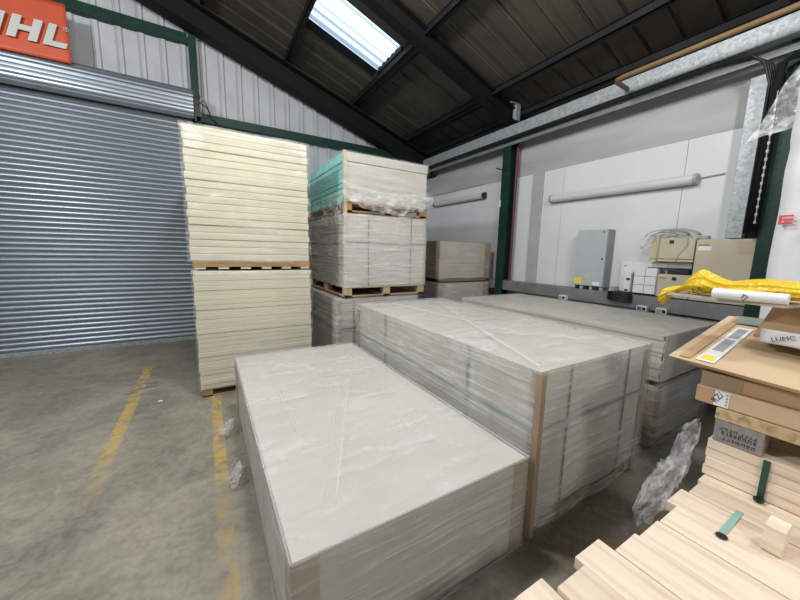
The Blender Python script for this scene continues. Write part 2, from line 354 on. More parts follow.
# ------------------------------------------------------------------ roller shutter
sh = thing('roller_shutter', (-3, 6.68, 0), 'grey ribbed steel roller shutter closed down to the concrete floor', 'shutter')
pr = []; z = .06
while z < 3.74:
    for k in range(6):
        a = k / 6; pr.append((6.70 - .022 * math.sin(math.pi * a) ** .8 if a else 6.70, z + .076 * a))
    z += .076
mb = MB()
for (ya, za), (yb, zb) in zip(pr, pr[1:]): mb.add([(-6.2, ya, za), (-.10, ya, za), (-.10, yb, zb), (-6.2, yb, zb)], [(0, 1, 2, 3)])
mb.build('curtain', 'shutter', sh, smooth=False)
B(-6.2, -.10, 6.66, 6.72, .0, .065).build('bottom_bar', 'galv', sh, bev=.004)
B(-.13, -.06, 6.655, 6.74, 0, 3.68).build('guide_rail', 'trunk', sh); B(-6.25, -6.18, 6.655, 6.74, 0, 3.68).build('guide_rail', 'trunk', sh)
mb = MB()   # rolled slats of the coil
n = 14; ppr = []
for k in range(n * 4 + 1):
    a = math.pi * (-.62 + 1.5 * k / (n * 4)); rr = .205 + .012 * abs(math.sin(math.pi * k / 4)); ppr.append((6.555 - rr * math.cos(a) * .62, 3.88 + rr * math.sin(a)))
for (ya, za), (yb, zb) in zip(ppr, ppr[1:]): mb.add([(-6.2, ya, za), (-.03, ya, za), (-.03, yb, zb), (-6.2, yb, zb)], [(0, 1, 2, 3)])
mb.add([(-.03, a, b) for a, b in ppr], [tuple(range(len(ppr)))])
mb.build('coil', 'shutter', sh)
MB().prism([(6.50, 3.62), (6.70, 3.62), (6.70, 4.08), (6.50, 4.08)], 'x', -.02, .0).box(0, .06, 6.56, 6.69, 3.72, 3.98).build('end_bracket', 'black', sh)
mb = MB(); mb.tube([(.05, 6.6, 3.98), (.07, 6.58, 4.04), (.05, 6.6, 4.07)], .008); mb.tube([(.05, 6.6, 3.95), (.15, 6.6, 3.9), (.22, 6.66, 3.76), (.3, 6.7, 3.70)], .008); mb.tube([(.03, 6.55, 3.9), (.12, 6.55, 3.98), (.2, 6.6, 3.8)], .007)
mb.build('cable', 'black', sh)
# ------------------------------------------------------------------ banner
bn = thing('banner', (-2.5, 6.47, 4.06), 'orange vinyl banner with large white capital letters hung over the roller shutter', 'banner')
def bfn(u, v):
    x = -4.3 + 2.89 * u; z = 4.03 + .72 * v + .03 * (1 - u) - .02 * math.sin(3 * u); return (x, 6.415 + .012 * math.sin(9 * u + 2 * v) + .03 * v, z)
MB().grid(bfn, 60, 14).build('vinyl_sheet', 'orange', bn, smooth=True, thick=.004)
lh, sl = .27, .085
def letter(polys, x, w):
    mb = MB()
    for poly in polys:
        pts = [(x + .085 + u * w + v * sl, 4.185 + v * lh) for u, v in poly]; mb.prism(pts, 'y', 6.390, 6.402)
    return mb
H = [[(0, 0), (.3, 0), (.3, 1), (0, 1)], [(.7, 0), (1, 0), (1, 1), (.7, 1)], [(.3, .38), (.7, .38), (.7, .62), (.3, .62)]]
Lp = [[(0, 0), (1, 0), (1, .24), (.34, .24), (.34, 1), (0, 1)]]; Ip = [[(0, 0), (1, 0), (1, 1), (0, 1)]]
Tp = [[(0, .76), (1, .76), (1, 1), (0, 1)], [(.34, 0), (.66, 0), (.66, .76), (.34, .76)]]
Sp = [[(0, 0), (1, 0), (1, .22), (0, .22)], [(.7, .22), (1, .22), (1, .6), (.7, .6)], [(0, .4), (.7, .4), (.7, .6), (0, .6)], [(0, .6), (.3, .6), (.3, .8), (0, .8)], [(0, .8), (1, .8), (1, 1), (0, 1)]]
for nm, P, x, w in (('letter', Sp, -2.86, .26), ('letter', Tp, -2.55, .26), ('letter', Ip, -2.22, .09), ('letter', H, -2.07, .27), ('letter', Lp, -1.745, .22)):
    letter(P, x, w).build(nm, 'letter', bn)
mb = MB(); rr = [(-1.475 + .026 * math.cos(a * math.pi / 8), 4.475 + .026 * math.sin(a * math.pi / 8)) for a in range(17)]
mb.tube([(a, 6.396, b) for a, b in rr], .003, 5); mb.box(-1.484, -1.479, 6.390, 6.398, 4.462, 4.488).box(-1.484, -1.470, 6.390, 6.398, 4.482, 4.488).box(-1.473, -1.468, 6.390, 6.398, 4.474, 4.487).box(-1.484, -1.470, 6.390, 6.398, 4.472, 4.477).box(-1.474, -1.468, 6.390, 6.398, 4.462, 4.473)
for v_ in mb.v: v_.x += .055; v_.z -= .045
mb.build('registered_mark', 'letter', bn)

# ------------------------------------------------------------------ packs
def sheets(t, x0, x1, y0, y1, z0, z1, n, m, jit=.004, name='board', bev=.003, topm=None, gap=.965):
    h = (z1 - z0) / n; first = None
    for i in range(n):
        dx, dy = random.uniform(-jit, jit), random.uniform(-jit, jit)
        if first is None:
            first = B(x0, x1, y0, y1, z0, z0 + h * gap).build(name, m, t, bev=bev); o = first
        else:
            o = first.copy(); COL.objects.link(o); o.parent = t; o.location = (dx, dy, h * i)
    if topm:
        o.data = o.data.copy(); o.data.materials[0] = M[topm]
def shell(x0, x1, y0, y1, z0, z1, amp=.012, step=.045, seed=0, top=True, flare=0, rnd=0, sc=3.0):
    mb = MB(); off = Vector((seed * 7.3, seed * 3.1, 0))
    nx, ny, nz = [max(2, int(d / step)) for d in (x1 - x0, y1 - y0, z1 - z0)]
    cx, cy = (x0 + x1) / 2, (y0 + y1) / 2
    def disp(x, y, z):
        p = Vector((x, y, z)); q = p * sc + off
        n = abs(noise.noise(Vector((q.x * .7 + q.z * 1.0, q.y * .7 + q.z * 1.0, q.z * 1.2 - q.x * .5 - q.y * .5)))) + .22 * abs(noise.noise(q * 2.3))
        # push outward
        out = Vector(((-1 if x <= x0 + 1e-4 else 1 if x >= x1 - 1e-4 else 0), (-1 if y <= y0 + 1e-4 else 1 if y >= y1 - 1e-4 else 0), (1 if z >= z1 - 1e-4 else 0)))
        if out.length > 0: out.normalize()
        r = p + out * amp * n
        k = max(0, 1 - (z - z0) / (z1 - z0)) * flare
        r.x += math.copysign(k * abs(noise.noise(Vector((y * 2, seed, 0)))), x - cx); r.y += math.copysign(k * abs(noise.noise(Vector((x * 2, seed, 5)))), y - cy)
        return tuple(r)
    L_ = lambda a, b, t: a + (b - a) * t
    mb.grid(lambda u, v: disp(L_(x0, x1, u), y0, L_(z0, z1, v)), nx, nz)
    mb.grid(lambda u, v: disp(L_(x0, x1, u), y1, L_(z0, z1, v)), nx, nz)
    mb.grid(lambda u, v: disp(x0, L_(y0, y1, u), L_(z0, z1, v)), ny, nz)
    mb.grid(lambda u, v: disp(x1, L_(y0, y1, u), L_(z0, z1, v)), ny, nz)
    if top: mb.grid(lambda u, v: disp(L_(x0, x1, u), L_(y0, y1, v), z1), nx, ny)
    return mb
def split_shell(t, x0, x1, y0, y1, z0, z1, fs='film_side', ft='film', **k):
    """side wrap and top cover of one pack"""
    s = shell(x0, x1, y0, y1, z0, z1, top=False, **k).build('side_wrap', fs, t, smooth=True, weld=True)
    kk = dict(k); kk.pop('flare', 0)
    seed = kk.get('seed', 0); amp = kk.get('amp', .012)
    def f(u, v):
        x, y = x0 + (x1 - x0) * u, y0 + (y1 - y0) * v; q = Vector((x * 2.2 + seed, y * 2.2, seed))
        n = abs(noise.noise(q)) + .6 * abs(max(0, .35 - 3 * abs(noise.noise(Vector((x * 2.2 + y * 1.6 + seed, y * 1.2 - x * 1.2, seed)))))) + .5 * abs(noise.noise(Vector((x * 9 + y * 4, y * 6 - x * 3, seed)))); e = min(u, 1 - u, v, 1 - v); 
        ridge = lambda t, w: max(0.0, 1 - abs(t) / w)
        wx, wy = x + .12 * noise.noise(Vector((x * 3, y * 3, seed))), y + .12 * noise.noise(Vector((x * 3, y * 3, seed + 9)))
        m1 = max(0.0, noise.noise(Vector((x * 1.6, y * 1.6, seed + 3))) + .25)
        cr = ridge(noise.noise(Vector((wx * 5 - wy * 3, wx * 2 + wy * 1.2, seed))), .09) + .8 * ridge(noise.noise(Vector((wx * 10 + wy * 5, wy * 4 - wx * 2, seed + 5))), .12)
        return (x, y, z1 + amp * (.25 + n * min(1, e * 14)) + .008 * m1 * cr * min(1, e * 20))
    MB().grid(f, int((x1 - x0) / .014), int((y1 - y0) / .014)).build('top_wrap', ft, t, smooth=True)
def corner_post(t, x, y, sx, sy, z0, z1, w=.07, m='corner'):
    MB().box(*sorted((x, x + sx * w)), *sorted((y, y - sy * .006)), z0, z1).box(*sorted((x, x - sx * .006)), *sorted((y - sy * .006, y + sy * w)), z0, z1).build('corner_post', m, t)
def pallet(t, x0, x1, y0, y1, z0, z1, m='pallet', nblk=3, nrow=4, name_pref=''):
    h = z1 - z0; d = min(.022, h * .18)
    mb = MB(); ny = 11; st_ = (y1 - y0 - .10) / (ny - 1)
    for i in range(ny): mb.box(x0, x1, y0 + i * st_, y0 + i * st_ + .10, z1 - d, z1)
    mb.build('deck_boards', m, t, bev=.002)
    blk = None
    for r in range(nrow):
        yy = y0 + (y1 - y0 - .09) * r / (nrow - 1)
        for k in range(nblk):
            xx = x0 + (x1 - x0 - .10) * k / (nblk - 1)
            if blk is None: blk = B(xx, xx + .10, yy, yy + .09, z0 + d, z1 - d).build('block', m, t, bev=.002); b0 = (xx, yy)
            else:
                c = blk.copy(); COL.objects.link(c); c.parent = t; c.location = (xx - b0[0], yy - b0[1], 0)
    mb = MB()
    for k in range(nblk):
        xx = x0 + (x1 - x0 - .10) * k / (nblk - 1); mb.box(xx, xx + .10, y0, y1, z0, z0 + d)
    mb.box(x0, x1, y0, y0 + .012, z0, z0 + d)
    mb.build('bottom_boards', m, t, bev=.002)

W_, L_ = 1.22, 2.44
# -- A: low pack in the foreground
x0, y0, z1 = .194, 1.015, .556
A = thing('board_pack', (x0 + W_ / 2, y0 + L_ / 2, 0), 'low film-wrapped pack of plasterboard in the foreground, nearest to the camera', 'pack', 'plasterboard packs')
for q_ in ((x0 + .02, x0 + .12, y0 + .02, y0 + L_ - .02, 0, .03), (x0 + .56, x0 + .66, y0 + .02, y0 + L_ - .02, 0, .03), (x0 + 1.10, x0 + 1.20, y0 + .02, y0 + L_ - .02, 0, .03)): B(*q_).build('bearer', 'pallet', A)
sheets(A, x0 + .003, x0 + W_ - .003, y0 + .003, y0 + L_ - .003, .03, z1 - .006, 20, 'sheet', topm='sheet_top', bev=.001, gap=.985, jit=.002)
B(x0 + .01, x0 + W_ - .01, y0 - .001, y0 + .004, .03, z1 - .012).build('end_board', 'sheet', A)
for sx, px in ((1, x0), (-1, x0 + W_)):
    for sy, py in ((1, y0), (-1, y0 + L_)): corner_post(A, px, py, sx, sy, .02, z1 - .012, .095)
split_shell(A, x0 - .007, x0 + W_ + .007, y0 - .007, y0 + L_ + .007, .006, z1, seed=1, amp=.014, flare=.05)
def seam(t, z, a, b, w, m='film_seam', e=.0165):
    a, b = Vector((*a, z + e)), Vector((*b, z + e)); d = (b - a).normalized(); s_ = Vector((-d.y, d.x, 0)) * w / 2; k = 24
    MB().grid(lambda u, v: tuple(a.lerp(b, u) + s_ * (2 * v - 1) * (.7 + .5 * abs(noise.noise(Vector((u * 6, w * 90, 1))))) + Vector((0, 0, .004 * (1 - abs(2 * v - 1)) + .002 * noise.noise(Vector((u * 14, v, 2)))))), k, 4).build('film_fold', m, t, smooth=True)
M['film_seam'] = film_mat('folded_film', tint=(.9, .9, .91), lo=.35, hi=.55, s=5, stretch=(1, 1, 1), bst=.5)
mb = MB()   # edge bead where the film is doubled round the rim
for a, b in (((x0 - .007, y0 - .007), (x0 + W_ + .007, y0 - .007)), ((x0 - .007, y0 - .007), (x0 - .007, y0 + L_ + .007)), ((x0 + W_ + .007, y0 - .007), (x0 + W_ + .007, y0 + L_ + .007)), ((x0 - .007, y0 + L_ + .007), (x0 + W_ + .007, y0 + L_ + .007))):
    mb.tube([(a[0], a[1], z1 + .001), (b[0], b[1], z1 + .001)], .0045, 6)
seam(A, z1, (1.36, 3.3), (.42, 1.2), .012); seam(A, z1, (1.30, 3.35), (.38, 1.25), .007); seam(A, z1, (1.02, 2.5), (.98, 2.1), .006); seam(A, z1, (.42, 3.3), (.40, 1.6), .006)
mb.build('film_edge', film_mat('doubled_film_edge', tint=(.80, .83, .90), lo=.30, hi=.42, s=6, stretch=(1, 1, 1)), A, smooth=True)
# -- B: tall pack in the middle
x0, y0, z1 = 1.507, 1.04, 1.003; WB = 1.215; LB = 2.46
Bk = thing('board_pack', (x0 + WB / 2, y0 + LB / 2, 0), 'waist-high film-wrapped pack of plasterboard with straps, standing right of the low pack', 'pack', 'plasterboard packs')
pallet(Bk, x0 + .01, x0 + WB - .01, y0 + .01, y0 + LB - .01, 0, .115)
sheets(Bk, x0 + .008, x0 + WB - .008, y0 + .008, y0 + LB - .008, .115, z1 - .008, 30, 'sheet', topm='sheet_top', bev=.0015, gap=.975, jit=.002)
B(x0 + .012, x0 + WB - .012, y0 + .001, y0 + .006, .12, z1 - .02).build('end_board', 'sheet_top', Bk)
for sx, px in ((1, x0), (-1, x0 + WB)):
    for sy, py in ((1, y0), (-1, y0 + LB)): corner_post(Bk, px, py, sx, sy, .03, z1 - .012, .05, 'corner')
def strap_loop_x(t, x, y0, y1, z0, z1, w=.016, m='strap'):   # loop round the pack in the YZ plane
    e = .008
    MB().box(x, x + w, y0 - e, y0 - e + .002, z0, z1 + e).box(x, x + w, y1 + e - .002, y1 + e, z0, z1 + e).build('strap', m, t)
def strap_loop_y(t, y, x0, x1, z0, z1, w=.016, m='strap'):
    e = .008
    MB().box(x0 - e, x0 - e + .002, y, y + w, z0, z1 + e).box(x1 + e - .002, x1 + e, y, y + w, z0, z1 + e).build('strap', m, t)
def strap_loop_z(t, z, x0, x1, y0, y1, w=.016, m='strap', e=.010):
    MB().box(x0 - e, x0 - e + .002, y0 - e, y1 + e, z, z + w).box(x1 + e - .002, x1 + e, y0 - e, y1 + e, z, z + w).box(x0 - e, x1 + e, y0 - e, y0 - e + .002, z, z + w).box(x0 - e, x1 + e, y1 + e - .002, y1 + e, z, z + w).build('strap', m, t)
strap_loop_x(Bk, x0 + .27, y0, y0 + LB, .02, z1 - .01); strap_loop_x(Bk, x0 + .93, y0, y0 + LB, .02, z1 - .01)
strap_loop_y(Bk, y0 + .55, x0, x0 + WB, .02, z1 - .01, .018, 'strap_t'); strap_loop_y(Bk, y0 + 1.75, x0, x0 + WB, .02, z1 - .01, .018, 'strap_t')
strap_loop_z(Bk, .655, x0, x0 + WB, y0, y0 + LB, .018, 'strap_t')
B(x0 - .026, x0 - .021, y0 - .026, y0 + .005, .02, z1 - .01).build('corner_post', 'corner', Bk)
B(x0 - .026, x0 + .012, y0 - .030, y0 - .026, .02, z1 - .01).build('corner_post', 'corner', Bk)
split_shell(Bk, x0 - .016, x0 + WB + .016, y0 - .016, y0 + LB + .016, .05, z1 + .004, fs='film_side', seed=2, amp=.012, flare=.03)
seam(Bk, z1, (x0 + .03, y0 + .03), (x0 + 1.0, y0 + 2.35), .03); seam(Bk, z1, (x0 + .9, y0 + .75), (x0 + 1.2, y0 + .72), .008); seam(Bk, z1, (x0 + .35, y0 + 2.3), (x0 + .55, y0 + .6), .007)
# -- C: two packs behind B, near the wall
x0, y0 = 3.15, 1.10
C1 = thing('board_pack', (x0 + W_ / 2, y0 + L_ / 2, 0), 'lower film-wrapped pack under the layered grey boards near the white wall', 'pack', 'plasterboard packs')
for q_ in ((x0 + .03, x0 + .12, y0 + .03, y0 + L_ - .03, 0, .03), (x0 + 1.08, x0 + 1.18, y0 + .03, y0 + L_ - .03, 0, .03)): B(*q_).build('bearer', 'pallet', C1)
sheets(C1, x0 + .03, x0 + W_ - .03, y0 + .03, y0 + L_ - .03, .03, .545, 16, 'sheet')
B(x0 + .04, x0 + W_ - .04, y0 + .02, y0 + .026, .04, .53).build('end_board', 'sheet', C1)
corner_post(C1, x0 + .02, y0 + .02, 1, 1, .03, .535, .11); corner_post(C1, x0 + W_ - .02, y0 + .02, -1, 1, .03, .535, .09)
split_shell(C1, x0 - .0, x0 + W_ + .0, y0 - .0, y0 + L_ + .0, .01, .540, seed=3, amp=.02, flare=.03)
C2 = thing('board_pack', (x0 + W_ / 2, y0 + L_ / 2, .56), 'upper pack of layered grey boards near the white wall, its sheet edges showing', 'pack', 'plasterboard packs')
for yb_ in (.04, 1.1, 2.2): B(x0 + .05, x0 + W_ - .03, y0 + yb_, y0 + yb_ + .09, .568, .60).build('bearer', 'corner', C2)
sheets(C2, x0 + .004, x0 + W_ - .004, y0 + .004, y0 + L_ - .004, .60, .985, 11, 'sheet_top', jit=.006)
B(x0 + .01, x0 + W_ - .01, y0 - .008, y0 - .003, .605, .98).build('end_board', 'sheet', C2)
split_shell(C2, x0 - .012, x0 + W_ + .012, y0 - .012, y0 + L_ + .012, .60, .99, fs='film_thin', seed=4, amp=.008)
# -- stack 1: cream boards, two tiers
x0, y0 = -.125, 3.95
S1 = thing('board_pack', (x0 + .6, y0 + 1.2, 0), 'lower tier of cream insulation boards standing on the floor in front of the shutter', 'pack', 'cream board packs')
pallet(S1, x0 + .01, x0 + 1.2, y0 + .01, y0 + 2.39, 0, .09, 'pallet_o')
sheets(S1, x0, x0 + 1.205, y0, y0 + 2.4, .09, 1.375, 25, 'cream', jit=.005, bev=.005, gap=.985)
shell(x0 - .014, x0 + 1.219, y0 - .014, y0 + 2.414, .09, 1.38, seed=5, amp=.012).build('side_wrap', 'film_thin', S1, smooth=True, weld=True)
S2 = thing('board_pack', (x0 + .6, y0 + 1.2, 1.395), 'upper tier of cream insulation boards, its top level with the green rail', 'pack', 'cream board packs')
for i in range(6): B(x0 + .02 + i * .215, x0 + .12 + i * .215, y0 + .01, y0 + 2.39, 1.396, 1.42).build('bearer', 'cream', S2)
mb = MB()
for i in range(5): mb.box(x0 + .005, x0 + 1.2, y0 + .005 + i * .57, y0 + .10 + i * .57, 1.42, 1.48)
mb.build('deck_boards', 'pallet_o', S2)
sheets(S2, x0 - .01, x0 + 1.195, y0, y0 + 2.4, 1.48, 2.80, 18, 'cream', jit=.007, bev=.009, gap=.992)
shell(x0 - .030, x0 + 1.215, y0 - .02, y0 + 2.42, 1.47, 2.81, seed=6, amp=.018).build('side_wrap', 'film_thin', S2, smooth=True, weld=True)
# -- stack 2: three tiers
x0, y0, W2, L2 = 1.50, 3.90, 1.22, 2.42
T1 = thing('board_pack', (x0 + .5, y0 + 1.2, 0), 'bottom pack of the tall three-tier stack, partly hidden behind the waist-high pack', 'pack', 'plasterboard packs')
sheets(T1, x0 - .10, x0 + 1.12, y0 + .02, y0 + 2.44, .03, 1.0, 18, 'sheet')
for q_ in ((x0 - .08, x0 + 1.1, y0 + .05, y0 + .15, 0, .03), (x0 - .08, x0 + 1.1, y0 + 2.2, y0 + 2.3, 0, .03)): B(*q_).build('bearer', 'pallet', T1)
corner_post(T1, x0 - .105, y0 + .015, 1, 1, .03, .99, .06); strap_loop_x(T1, x0 + .12, y0 + .02, y0 + 2.44, .02, 1.0); strap_loop_z(T1, .60, x0 - .1, x0 + 1.12, y0 + .02, y0 + 2.44)
split_shell(T1, x0 - .118, x0 + 1.138, y0 + .002, y0 + 2.458, .02, 1.003, seed=7, amp=.012)
T2 = thing('board_pack', (x0 + .6, y0 + 1.2, 1.025), 'middle pack of the tall three-tier stack, strapped and raised on a pale pallet', 'pack', 'plasterboard packs')
pallet(T2, x0, x0 + W2, y0, y0 + L2, 1.025, 1.16, 'pallet')
sheets(T2, x0 + .008, x0 + W2 - .008, y0 + .008, y0 + L2, 1.16, 2.075, 20, 'sheet')
B(x0 + .01, x0 + W2 - .01, y0 + .001, y0 + .006, 1.165, 2.07).build('end_board', 'sheet_top', T2)
corner_post(T2, x0 - .002, y0 - .002, 1, 1, 1.06, 2.20, .035, 'corner_l'); corner_post(T2, x0 + W2 + .002, y0 - .002, -1, 1, 1.16, 2.08, .03, 'corner_l')
strap_loop_x(T2, x0 + .32, y0, y0 + L2, 1.16, 2.08, .012); strap_loop_x(T2, x0 + .97, y0, y0 + L2, 1.16, 2.08, .012); strap_loop_z(T2, 1.72, x0, x0 + W2, y0, y0 + L2, .012)
shell(x0 - .014, x0 + W2 + .014, y0 - .014, y0 + L2 + .014, 1.15, 2.08, seed=8, amp=.012, top=False).build('side_wrap', 'film_side', T2, smooth=True, weld=True)
T3 = thing('board_pack', (x0 + .6, y0 + 1.2, 2.095), 'top pack of the tall stack with turquoise long sides, just under the rafter', 'pack', 'plasterboard packs')
pallet(T3, x0, x0 + W2, y0, y0 + L2, 2.095, 2.215, 'pallet_o')
sheets(T3, x0 + .008, x0 + W2 - .008, y0 + .012, y0 + L2, 2.215, 2.69, 14, 'teal')
B(x0 + .008, x0 + W2 - .008, y0 + .001, y0 + .009, 2.22, 2.685).build('end_board', 'sheet_top', T3)
MB().box(x0 - .004, x0 + W2 + .004, y0 + .012, y0 + L2 + .004, 2.692, 2.80).build('cap_boards', 'teal', T3, bev=.003)
B(x0 + .0, x0 + W2 + .004, y0 - .006, y0 + .010, 2.692, 2.80).build('cap_end', 'sheet_top', T3, bev=.003)
corner_post(T3, x0 - .006, y0 - .008, 1, 1, 2.2, 2.805, .035, 'corner_l')
split_shell(T3, x0 - .016, x0 + W2 + .016, y0 - .018, y0 + L2 + .014, 2.24, 2.806, fs='film_thin', seed=9, amp=.02)
def drape(u, v):   # torn film sagging across the gap between the packs
    x = x0 - .05 + (W2 + .12) * u; sag = .20 * (4 * u * (1 - u)) ** .7
    top = 2.46 - .10 * math.sin(3.1 * u); bot = 2.30 - sag - .04 * noise.noise(Vector((x * 9, 0, 1)))
    z = top + (bot - top) * v; n = noise.noise(Vector((x * 7, z * 9, 2))) * .03 + noise.noise(Vector((x * 21, z * 16, 4))) * .014
    return (x, y0 - .045 - .03 * v + n, z)
MB().grid(drape, 60, 18).build('torn_film', 'film_loose', T3, smooth=True)
def drape2(u, v):
    y = y0 - .04 + 1.3 * u; z = 2.34 - .1 * v * (1 + u) - .30 * v * (1 - u * .4); n = noise.noise(Vector((y * 7, z * 9, 6))) * .03
    return (x0 - .04 + n - .015 * v, y, z)
MB().grid(drape2, 40, 14).build('torn_film', 'film_loose', T3, smooth=True)
# -- D: two packs in the far corner
x0, y0 = 3.39, 4.42
for i, (z0, z1, lb) in enumerate(((0, 1.10, 'lower wrapped pack in the far corner beyond the green column'), (1.12, 1.815, 'upper wrapped pack with reddish sheet edges in the far corner by the green column'))):
    t = thing('board_pack', (x0 + .6, y0 + 1.2, z0), lb, 'pack', 'plasterboard packs')
    for q_ in ((x0 + .03, x0 + 1.13, y0 + .03, y0 + .12, z0 + .002, z0 + .06), (x0 + .03, x0 + 1.13, y0 + 1.2, y0 + 1.3, z0 + .002, z0 + .06), (x0 + .03, x0 + 1.13, y0 + 2.2, y0 + 2.3, z0 + .002, z0 + .06)): B(*q_).build('bearer', 'corner', t)
    sheets(t, x0 + .01, x0 + 1.16, y0 + .01, y0 + 2.37, z0 + .06, z1, 18 if i == 0 else 12, 'rust', jit=.005)
    B(x0 + .10, x0 + 1.15, y0 - .001, y0 + .004, z0 + .06, z1 - .01).build('end_board', 'sheet', t)
    corner_post(t, x0 + .002, y0 - .003, 1, 1, z0 + .05, z1 - .005, .10, 'corner_l' if i else 'corner')
    corner_post(t, x0 + 1.166, y0 - .003, -1, 1, z0 + .05, z1 - .005, .13, 'corner')
    split_shell(t, x0 - .008, x0 + 1.176, y0 - .012, y0 + 2.39, z0 + .04, z1 + .002, fs='film_thin' if i else 'film_side', seed=10 + i, amp=.012)

# ------------------------------------------------------------------ wall side: trunking, cables, electrics
tag(B(4.44, 4.56, -4.0, 6.55, 3.54, 3.71).build('cable_trunking', 'galv', bev=.003), 'long galvanised trunking running under the eaves above the white wall', 'trunking')
mb = MB()
for i in range(4): mb.tube([(4.465 + i * .022, 6.4, 3.523 - .005 * (i % 2)), (4.465 + i * .022, 3.5, 3.52 - .008 * (i % 2)), (4.465 + i * .022, 1.5, 3.523), (4.47 + i * .02, 1.22, 3.50 - .004 * i), (4.49 + i * .018, 1.13 - .012 * i, 3.40), (4.53 + i * .016, 1.08 - .012 * i, 3.2), (4.55 + i * .016, 1.09 - .012 * i, 1.87)], .010, 6)
tag(mb.build('cable_bundle', 'black', smooth=True), 'bundle of black cables under the long trunking bending down behind the right column', 'cable')
tr = MB()
tr.box(4.552, 4.560, -3.9, 6.5, 3.44, 3.50)
for i in range(70): yk = .3 + i * .06; tr.box(4.549, 4.5519, yk, yk + .035, 3.455, 3.485)
tag(tr.build('cable_tray', 'trunk'), 'narrow perforated cable tray tucked under the long trunking', 'tray')
mb = MB()
for i in range(4): mb.tube([(4.47, .5 - .05 * i, 3.36), (4.47 - .01 * i, .9, 3.40 - .02 * i), (4.47, 1.02 - .01 * i, 3.34), (4.49, 1.045 - .012 * i, 3.0), (4.49, 1.05 - .012 * i, 1.87)], .016, 7)
tag(mb.build('cable_loop', 'dark_steel', smooth=True), 'thick dark cable loops gathered at the top of the right column', 'cable')
tag(B(4.66, 4.79, 1.125, 1.25, 1.83, 3.36).build('vertical_trunking', 'galv', bev=.003), 'vertical spangled galvanised trunking above the big beige box', 'trunking')
tag(B(4.74, 4.79, 1.01, 1.12, 1.83, 3.34).build('vertical_tray', 'dark_steel'), 'dark vertical cable tray right of the galvanised trunking', 'tray')
mb = MB(); mb.tube([(4.44, 1.0, 1.95), (4.44, 1.0, 2.5), (4.44, 1.0, 3.1)], .004, 6)
for i in range(16): mb.box(4.434, 4.446, .992, 1.008, 1.95 + i * .07, 1.975 + i * .07)
tag(mb.build('chain', 'greyp'), 'thin pale hanging chain between the dark cables and the green column', 'chain')
pp = [(4.12, -1.5, 3.60), (4.12, 2.16, 3.60), (4.14, 2.23, 3.60), (4.20, 2.26, 3.60), (4.435, 2.27, 3.60)]
tag(MB().tube(pp, .026, 12).build('pipe', 'ypipe', smooth=True), 'tan-yellow pipe with an elbow running below the roof along the trunking', 'pipe')
tag(B(4.60, 4.79, -2.0, 6.5, .98, 1.145).build('wall_trunking', 'trunk', bev=.003), 'dull grey horizontal trunking along the wall below the electrical boxes', 'trunking')
tag(B(4.72, 4.79, -2.0, 1.9, .84, .955).build('wall_trunking', 'trunk', bev=.003), 'lower grey trunking under the beige electrical boxes', 'trunking')
tag(B(4.73, 4.794, YB + .1, 6.5, 3.80, 3.86).build('eaves_angle', 'blue_steel'), 'dark steel angle along the top of the side wall', 'beam')
# conduit lines on wall
tag(MB().tube([(4.785, 6.5, 2.95), (4.785, 4.9, 2.97)], .008, 6).build('conduit', 'greyp'), 'thin conduit on the wall in the far corner above the wrapped packs', 'conduit')
tag(MB().tube([(4.785, 1.56, 2.50), (4.785, 1.36, 2.515)], .007, 6).build('conduit', 'greyp'), 'short conduit from the long tube light to the vertical trunking', 'conduit')
def tube_light(y0, y1, z, label, endm):
    t = thing('tube_light', (4.74, (y0 + y1) / 2, z), label, 'light fitting', 'wall tube lights')
    poly = [(4.79, z - .05), (4.79, z + .05), (4.74, z + .055)] + [(4.74 - .055 * math.sin(a * math.pi / 8), z + .055 * math.cos(a * math.pi / 8)) for a in range(1, 8)] + [(4.74, z - .055)]
    MB().prism(poly, 'y', y0 + .03, y1 - .03).build('diffuser', 'tube', t, bev=.003, smooth=False)
    big = [(4.79 + (a - 4.79) * 1.06, z + (b - z) * 1.08) for a, b in poly]
    MB().prism(big, 'y', y0, y0 + .035).build('end_cap', endm, t, bev=.003); MB().prism(big, 'y', y1 - .035, y1).build('end_cap', endm, t, bev=.003)
    B(4.785, 4.797, y0 + .05, y1 - .05, z - .06, z + .06).build('back_plate', 'greyp', t)
tube_light(1.57, 3.38, 2.49, 'long unlit tube light with a milky cover above the grey cabinet', 'greyp')
tube_light(4.82, 6.45, 2.74, 'unlit tube light far along the wall behind the green column, black end showing', 'black')
cb = thing('electrical_cabinet', (4.70, 2.56, 1.19), 'tall light grey steel electrical cabinet with a yellow warning sticker at its foot', 'cabinet')
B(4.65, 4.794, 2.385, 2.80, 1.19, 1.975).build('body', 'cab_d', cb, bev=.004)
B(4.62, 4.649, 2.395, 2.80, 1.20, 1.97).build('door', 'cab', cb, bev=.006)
MB().cyl((4.611, 2.43, 1.58), 'x', .010, .012).build('lock', 'black', cb); MB().cyl((4.611, 2.44, 1.94), 'x', .009, .012).build('hinge_cap', 'black', cb)
mb = MB().prism([(2.775 - .045, 1.24), (2.70 - .03, 1.24), (2.725, 1.31)], 'x', 4.616, 4.6178); mb.box(4.618, 4.6195, 2.69, 2.79, 1.225, 1.31); mb.build('warning_sticker', 'yellow_s', cb)
B(4.617, 4.6195, 2.43, 2.53, 1.215, 1.26).build('paper_label', 'whitep', cb); B(4.617, 4.6195, 2.60, 2.635, 1.31, 1.34).build('small_sticker', 'yellow_s', cb)
for i in range(6): B(4.64, 4.68, 2.40 + i * .068, 2.44 + i * .068, 1.146, 1.189).build('cable_gland', 'black' if i % 2 else 'greyp', cb)
